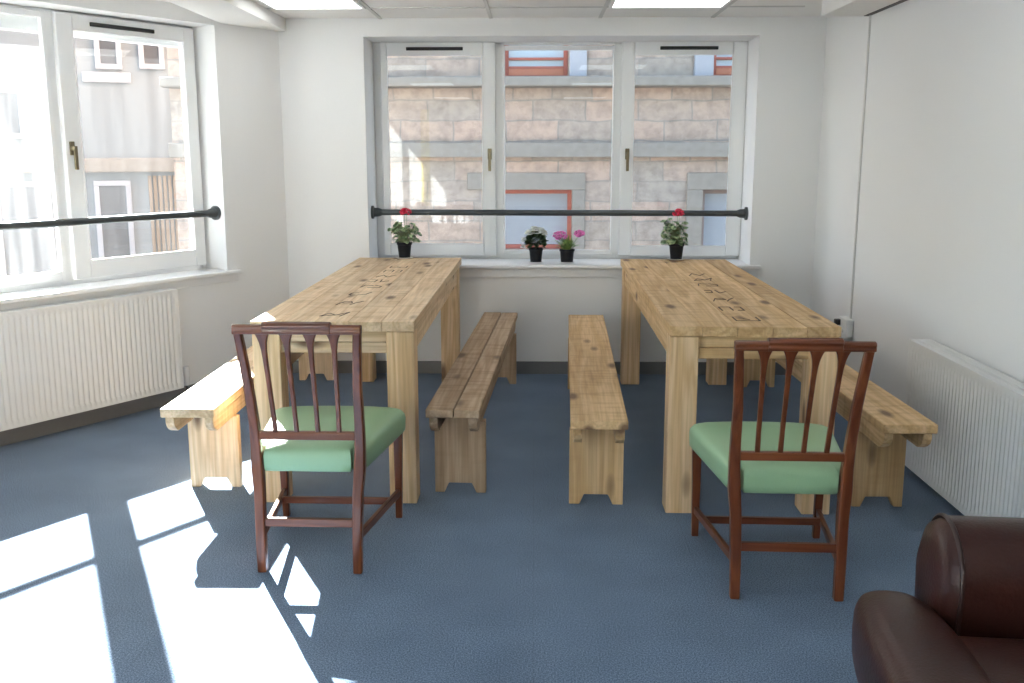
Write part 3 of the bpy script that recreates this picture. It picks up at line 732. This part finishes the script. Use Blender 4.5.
geranium('red geranium in a black pot on the left table', 'white saucer under the red geranium on the left table', (-.872, 6.685, .8055), 5, (.006, .305), (.0, 0), 80, .088, .265)
geranium('red geranium in a black pot on the right table', 'white saucer under the red geranium on the right table', (.936, 6.605, .8055), 9, (.0, .305), (-.10, 0), 90, .075, .285)
# white flowers
rnd = random.Random(3)
WY = 6.86
saucer('white saucer under the white-flowered plant on the window sill', (.011, WY, .757), .052)
t = thing('potted_flowers', 'bushy plant with white flowers in a black pot on the window sill', 'potted plant', (.011, WY, .760))
pot(t, .038, .048, .10)
m = MB()
for i in range(300):
    a, b = rnd.uniform(0, 2*pi), rnd.uniform(-.6, 1); c = (1-b*b)**.5; k = rnd.uniform(.6, 1)
    p = Vector((.058*c*cos(a)*k, .055*c*sin(a)*k, .145+.058*b*k)); leaf(m, p, (cos(a)*c, sin(a)*c, b*.6+rnd.uniform(-.3, .3)), rnd.uniform(.02, .032), rnd)
m.build('foliage', M_leafd, t)
m = MB()
for i in range(120):
    a = rnd.uniform(0, 2*pi); b = rnd.uniform(.35, 1); r = .07*(1-b*b)**.5+.004; z = .165+.075*b+rnd.uniform(-.006, .006)
    if i > 108: a = rnd.uniform(2.6, 3.6); r = rnd.uniform(.075, .095); z = rnd.uniform(.10, .17)
    p = Vector((r*cos(a), r*sin(a)*.8, z))
    m.sphere(p, (.004, .004, .003), 6, 4)
    for q in range(5): m.sphere(p+Vector((.008*cos(q*1.257), .008*sin(q*1.257), 0)), (.0085, .0085, .003), 6, 4)
m.build('blossom', M_petal, t, smooth=80)
m = MB()
for i in range(10):
    a = rnd.uniform(0, 2*pi); m.tube([(0, 0, .085), (.03*cos(a), .03*sin(a), .15), (.06*cos(a), .05*sin(a), .215)], .0018, 5)
m.build('flower_stem', M_stem, t, smooth=60)
# pink flowers
saucer('white saucer under the pink-flowered plant on the window sill', (.224, WY, .757), .055)
t = thing('potted_flowers', 'leafy plant with two pink flower clusters in a black pot on the sill', 'potted plant', (.224, WY, .760))
pot(t, .041, .050, .092)
m = MB()
for i in range(58):
    a = rnd.uniform(0, 2*pi); sp = rnd.uniform(.1, .95); L = rnd.uniform(.075, .125); b = Vector((.02*cos(a), .02*sin(a), .082)); d = Vector((cos(a)*sp, sin(a)*sp*.7, 1-.5*sp)).normalized()
    mid = b+d*L*.55; tip = b+d*L-Vector((0, 0, .02*sp)); sd = d.cross(Vector((0, 0, 1)))
    sd = sd.normalized()*rnd.uniform(.006, .010) if sd.length > 1e-3 else Vector((.008, 0, 0))
    up_ = Vector((0, 0, .003))
    m.add([b, mid-sd+up_, tip, mid+sd+up_, mid], [(0, 1, 4), (1, 2, 4), (4, 2, 3), (0, 4, 3)])
m.build('foliage', M_leafb, t)
m = MB()
for hx, hz in ((-.055, .185), (-.015, .178), (.083, .197)): m.tube([(hx*.1, 0, .085), (hx*.6, .0, .14), (hx, 0, hz)], .002, 6)
m.build('flower_stem', M_stem, t, smooth=60)
for hx, hz, R in ((-.048, .185, .043), (.083, .197, .031)):
    m = MB()
    for i in range(40):
        a, b = rnd.uniform(0, 2*pi), rnd.uniform(-1, 1); c = (1-b*b)**.5
        m.sphere((hx+R*c*cos(a)*1.0, R*.8*c*sin(a), hz+R*.62*b), (rnd.uniform(.008, .013), .009, rnd.uniform(.006, .009)), 7, 5)
    m.build('flower_head', M_pink, t, smooth=80)

# ------------------------------------------------------------------ outside: the sandstone building across the lane
FY = 12.0
t = thing('stone_building', 'sandstone building with red window frames seen through the back window', 'building', (0, FY, -3.5))
Z0 = 3.5
def ob(x0, x1, y0, y1, z0, z1, m=None): return (m or MB()).box(x0, x1, y0-FY, y1-FY, z0+Z0, z1+Z0)
holes = [(-.50, .445, .36, 1.07), (1.99, 3.0, -.1, 1.07), (-.36, .385, 2.37, 3.6), (2.07, 3.1, 2.37, 3.6)]
xs = sorted({-4.3, 7.0} | {h[0] for h in holes} | {h[1] for h in holes}); zs = sorted({-3.5, 9.5} | {h[2] for h in holes} | {h[3] for h in holes})
m = MB()
for a, b in zip(xs, xs[1:]):
    run = None
    for c, d in zip(zs, zs[1:]):
        if any(h[0] <= a and b <= h[1] and h[2] <= c and d <= h[3] for h in holes): continue
        ob(a, b, FY, FY+.5, c, d, m)
ob(-4.3, 7.0, FY+.5, FY+6, -3.5, 9.5, m)
m.build('facade', M_stone, t)
ob(-4.3, 7.0, FY-.32, FY+.02, 2.245, 2.36).build('string_course', M_ashlar, t, bevel=.02)
ob(-4.3, 7.0, FY-.16, FY+.02, 1.45, 1.62).build('stone_band', M_ashlar, t, bevel=.01)
for x0, x1 in ((.40, .60), (1.84, 2.06)):
    ob(x0, x1, FY-.06, FY+.02, 2.36, 3.6).build('pilaster', M_lilac, t, bevel=.01)
for (x0, x1, z0, z1) in ((.445, .60, .2, 1.07), (-.8, .60, 1.07, 1.27), (1.80, 1.99, -.2, 1.07), (1.80, 3.2, 1.07, 1.27)):
    ob(x0, x1, FY-.04, FY+.02, z0, z1).build('dressed_surround', M_ashlar, t, bevel=.01)
for i, (x0, x1, z0, z1) in enumerate(holes):
    m = MB(); fm = M_redpaint if i != 1 else plain('brown_window_paint', (.28, .19, .16), .5)
    w = .05
    ob(x0, x1, FY+.12, FY+.2, z1-w, z1, m); ob(x0, x1, FY+.12, FY+.2, z0, z0+w, m); ob(x0, x0+w, FY+.12, FY+.2, z0+w, z1-w, m); ob(x1-w, x1, FY+.12, FY+.2, z0+w, z1-w, m)
    if i >= 2:
        for z in (z0+.10, z0+.20, z0+.42): ob(x0+w, x1-w, FY+.12, FY+.2, z, z+.03, m)
    f = m.build('window_frame', fm, t, bevel=.006)
    ob(x0+w, x1-w, FY+.16, FY+.18, z0+w, z1-w).build('window_pane', M_skyglass if i >= 2 else M_outglass, f)
    if i >= 2: ob(x0+w, x1-w, FY+.11, FY+.15, z0+.03, z0+.10).build('sill_panel', M_orange, f)

# street outside the left window: pale building beyond the misted glass
SD = Vector((-.405, .914, 0)).normalized(); SX = Vector((SD.y, -SD.x, 0))
BP = Vector((-2.4, 6, 0))+SD*13.0
t = thing('pale_building', 'pale building across the street seen through the misted left window', 'building', (BP.x, BP.y, -3.5), math.atan2(SX.y, SX.x))
def sb(x0, x1, y0, y1, z0, z1): return MB().box(x0, x1, y0, y1, z0+3.5, z1+3.5)
sb(-9, 4.2, 0, 4, -3.5, 4.6).build('facade', M_cream, t)
sb(-9, 4.3, -.2, 0, 1.17, 1.42).build('string_course', M_ashlar, t, bevel=.02)
sb(-.25, .55, -.08, .01, 2.72, 2.9).build('stone_lintel', M_lilac, t, bevel=.02)
for x0, x1, z0, z1 in ((-.2, .42, -.9, 1.02), (-.02, .42, 2.95, 3.9), (.7, 1.13, 2.97, 3.9), (-1.75, -1.2, 1.75, 2.6), (-1.8, -.9, -.9, 1.02), (-4.6, -3.6, 2.4, 4)):
    m = MB(); w = .09
    for b in ((x0, x1, z1-w, z1), (x0, x1, z0, z0+w), (x0, x0+w, z0+w, z1-w), (x1-w, x1, z0+w, z1-w)): m.box(b[0], b[1], -.1, .02, b[2]+3.5, b[3]+3.5)
    f = m.build('window_frame', M_lilac, t, bevel=.01)
    sb(x0+w, x1-w, -.03, .01, z0+w, z1-w).build('window_pane', M_outdark, f)
m = MB()
for k in range(9): m.box(.72+k*.085, .72+k*.085+.055, -.09, .01, -.9+3.5, 1.1+3.5)
m.build('ribbed_shutter', M_ochre, t)
structure(MB().box(-40, 40, -30, 45, -3.7, -3.5).build('ground', M_road))
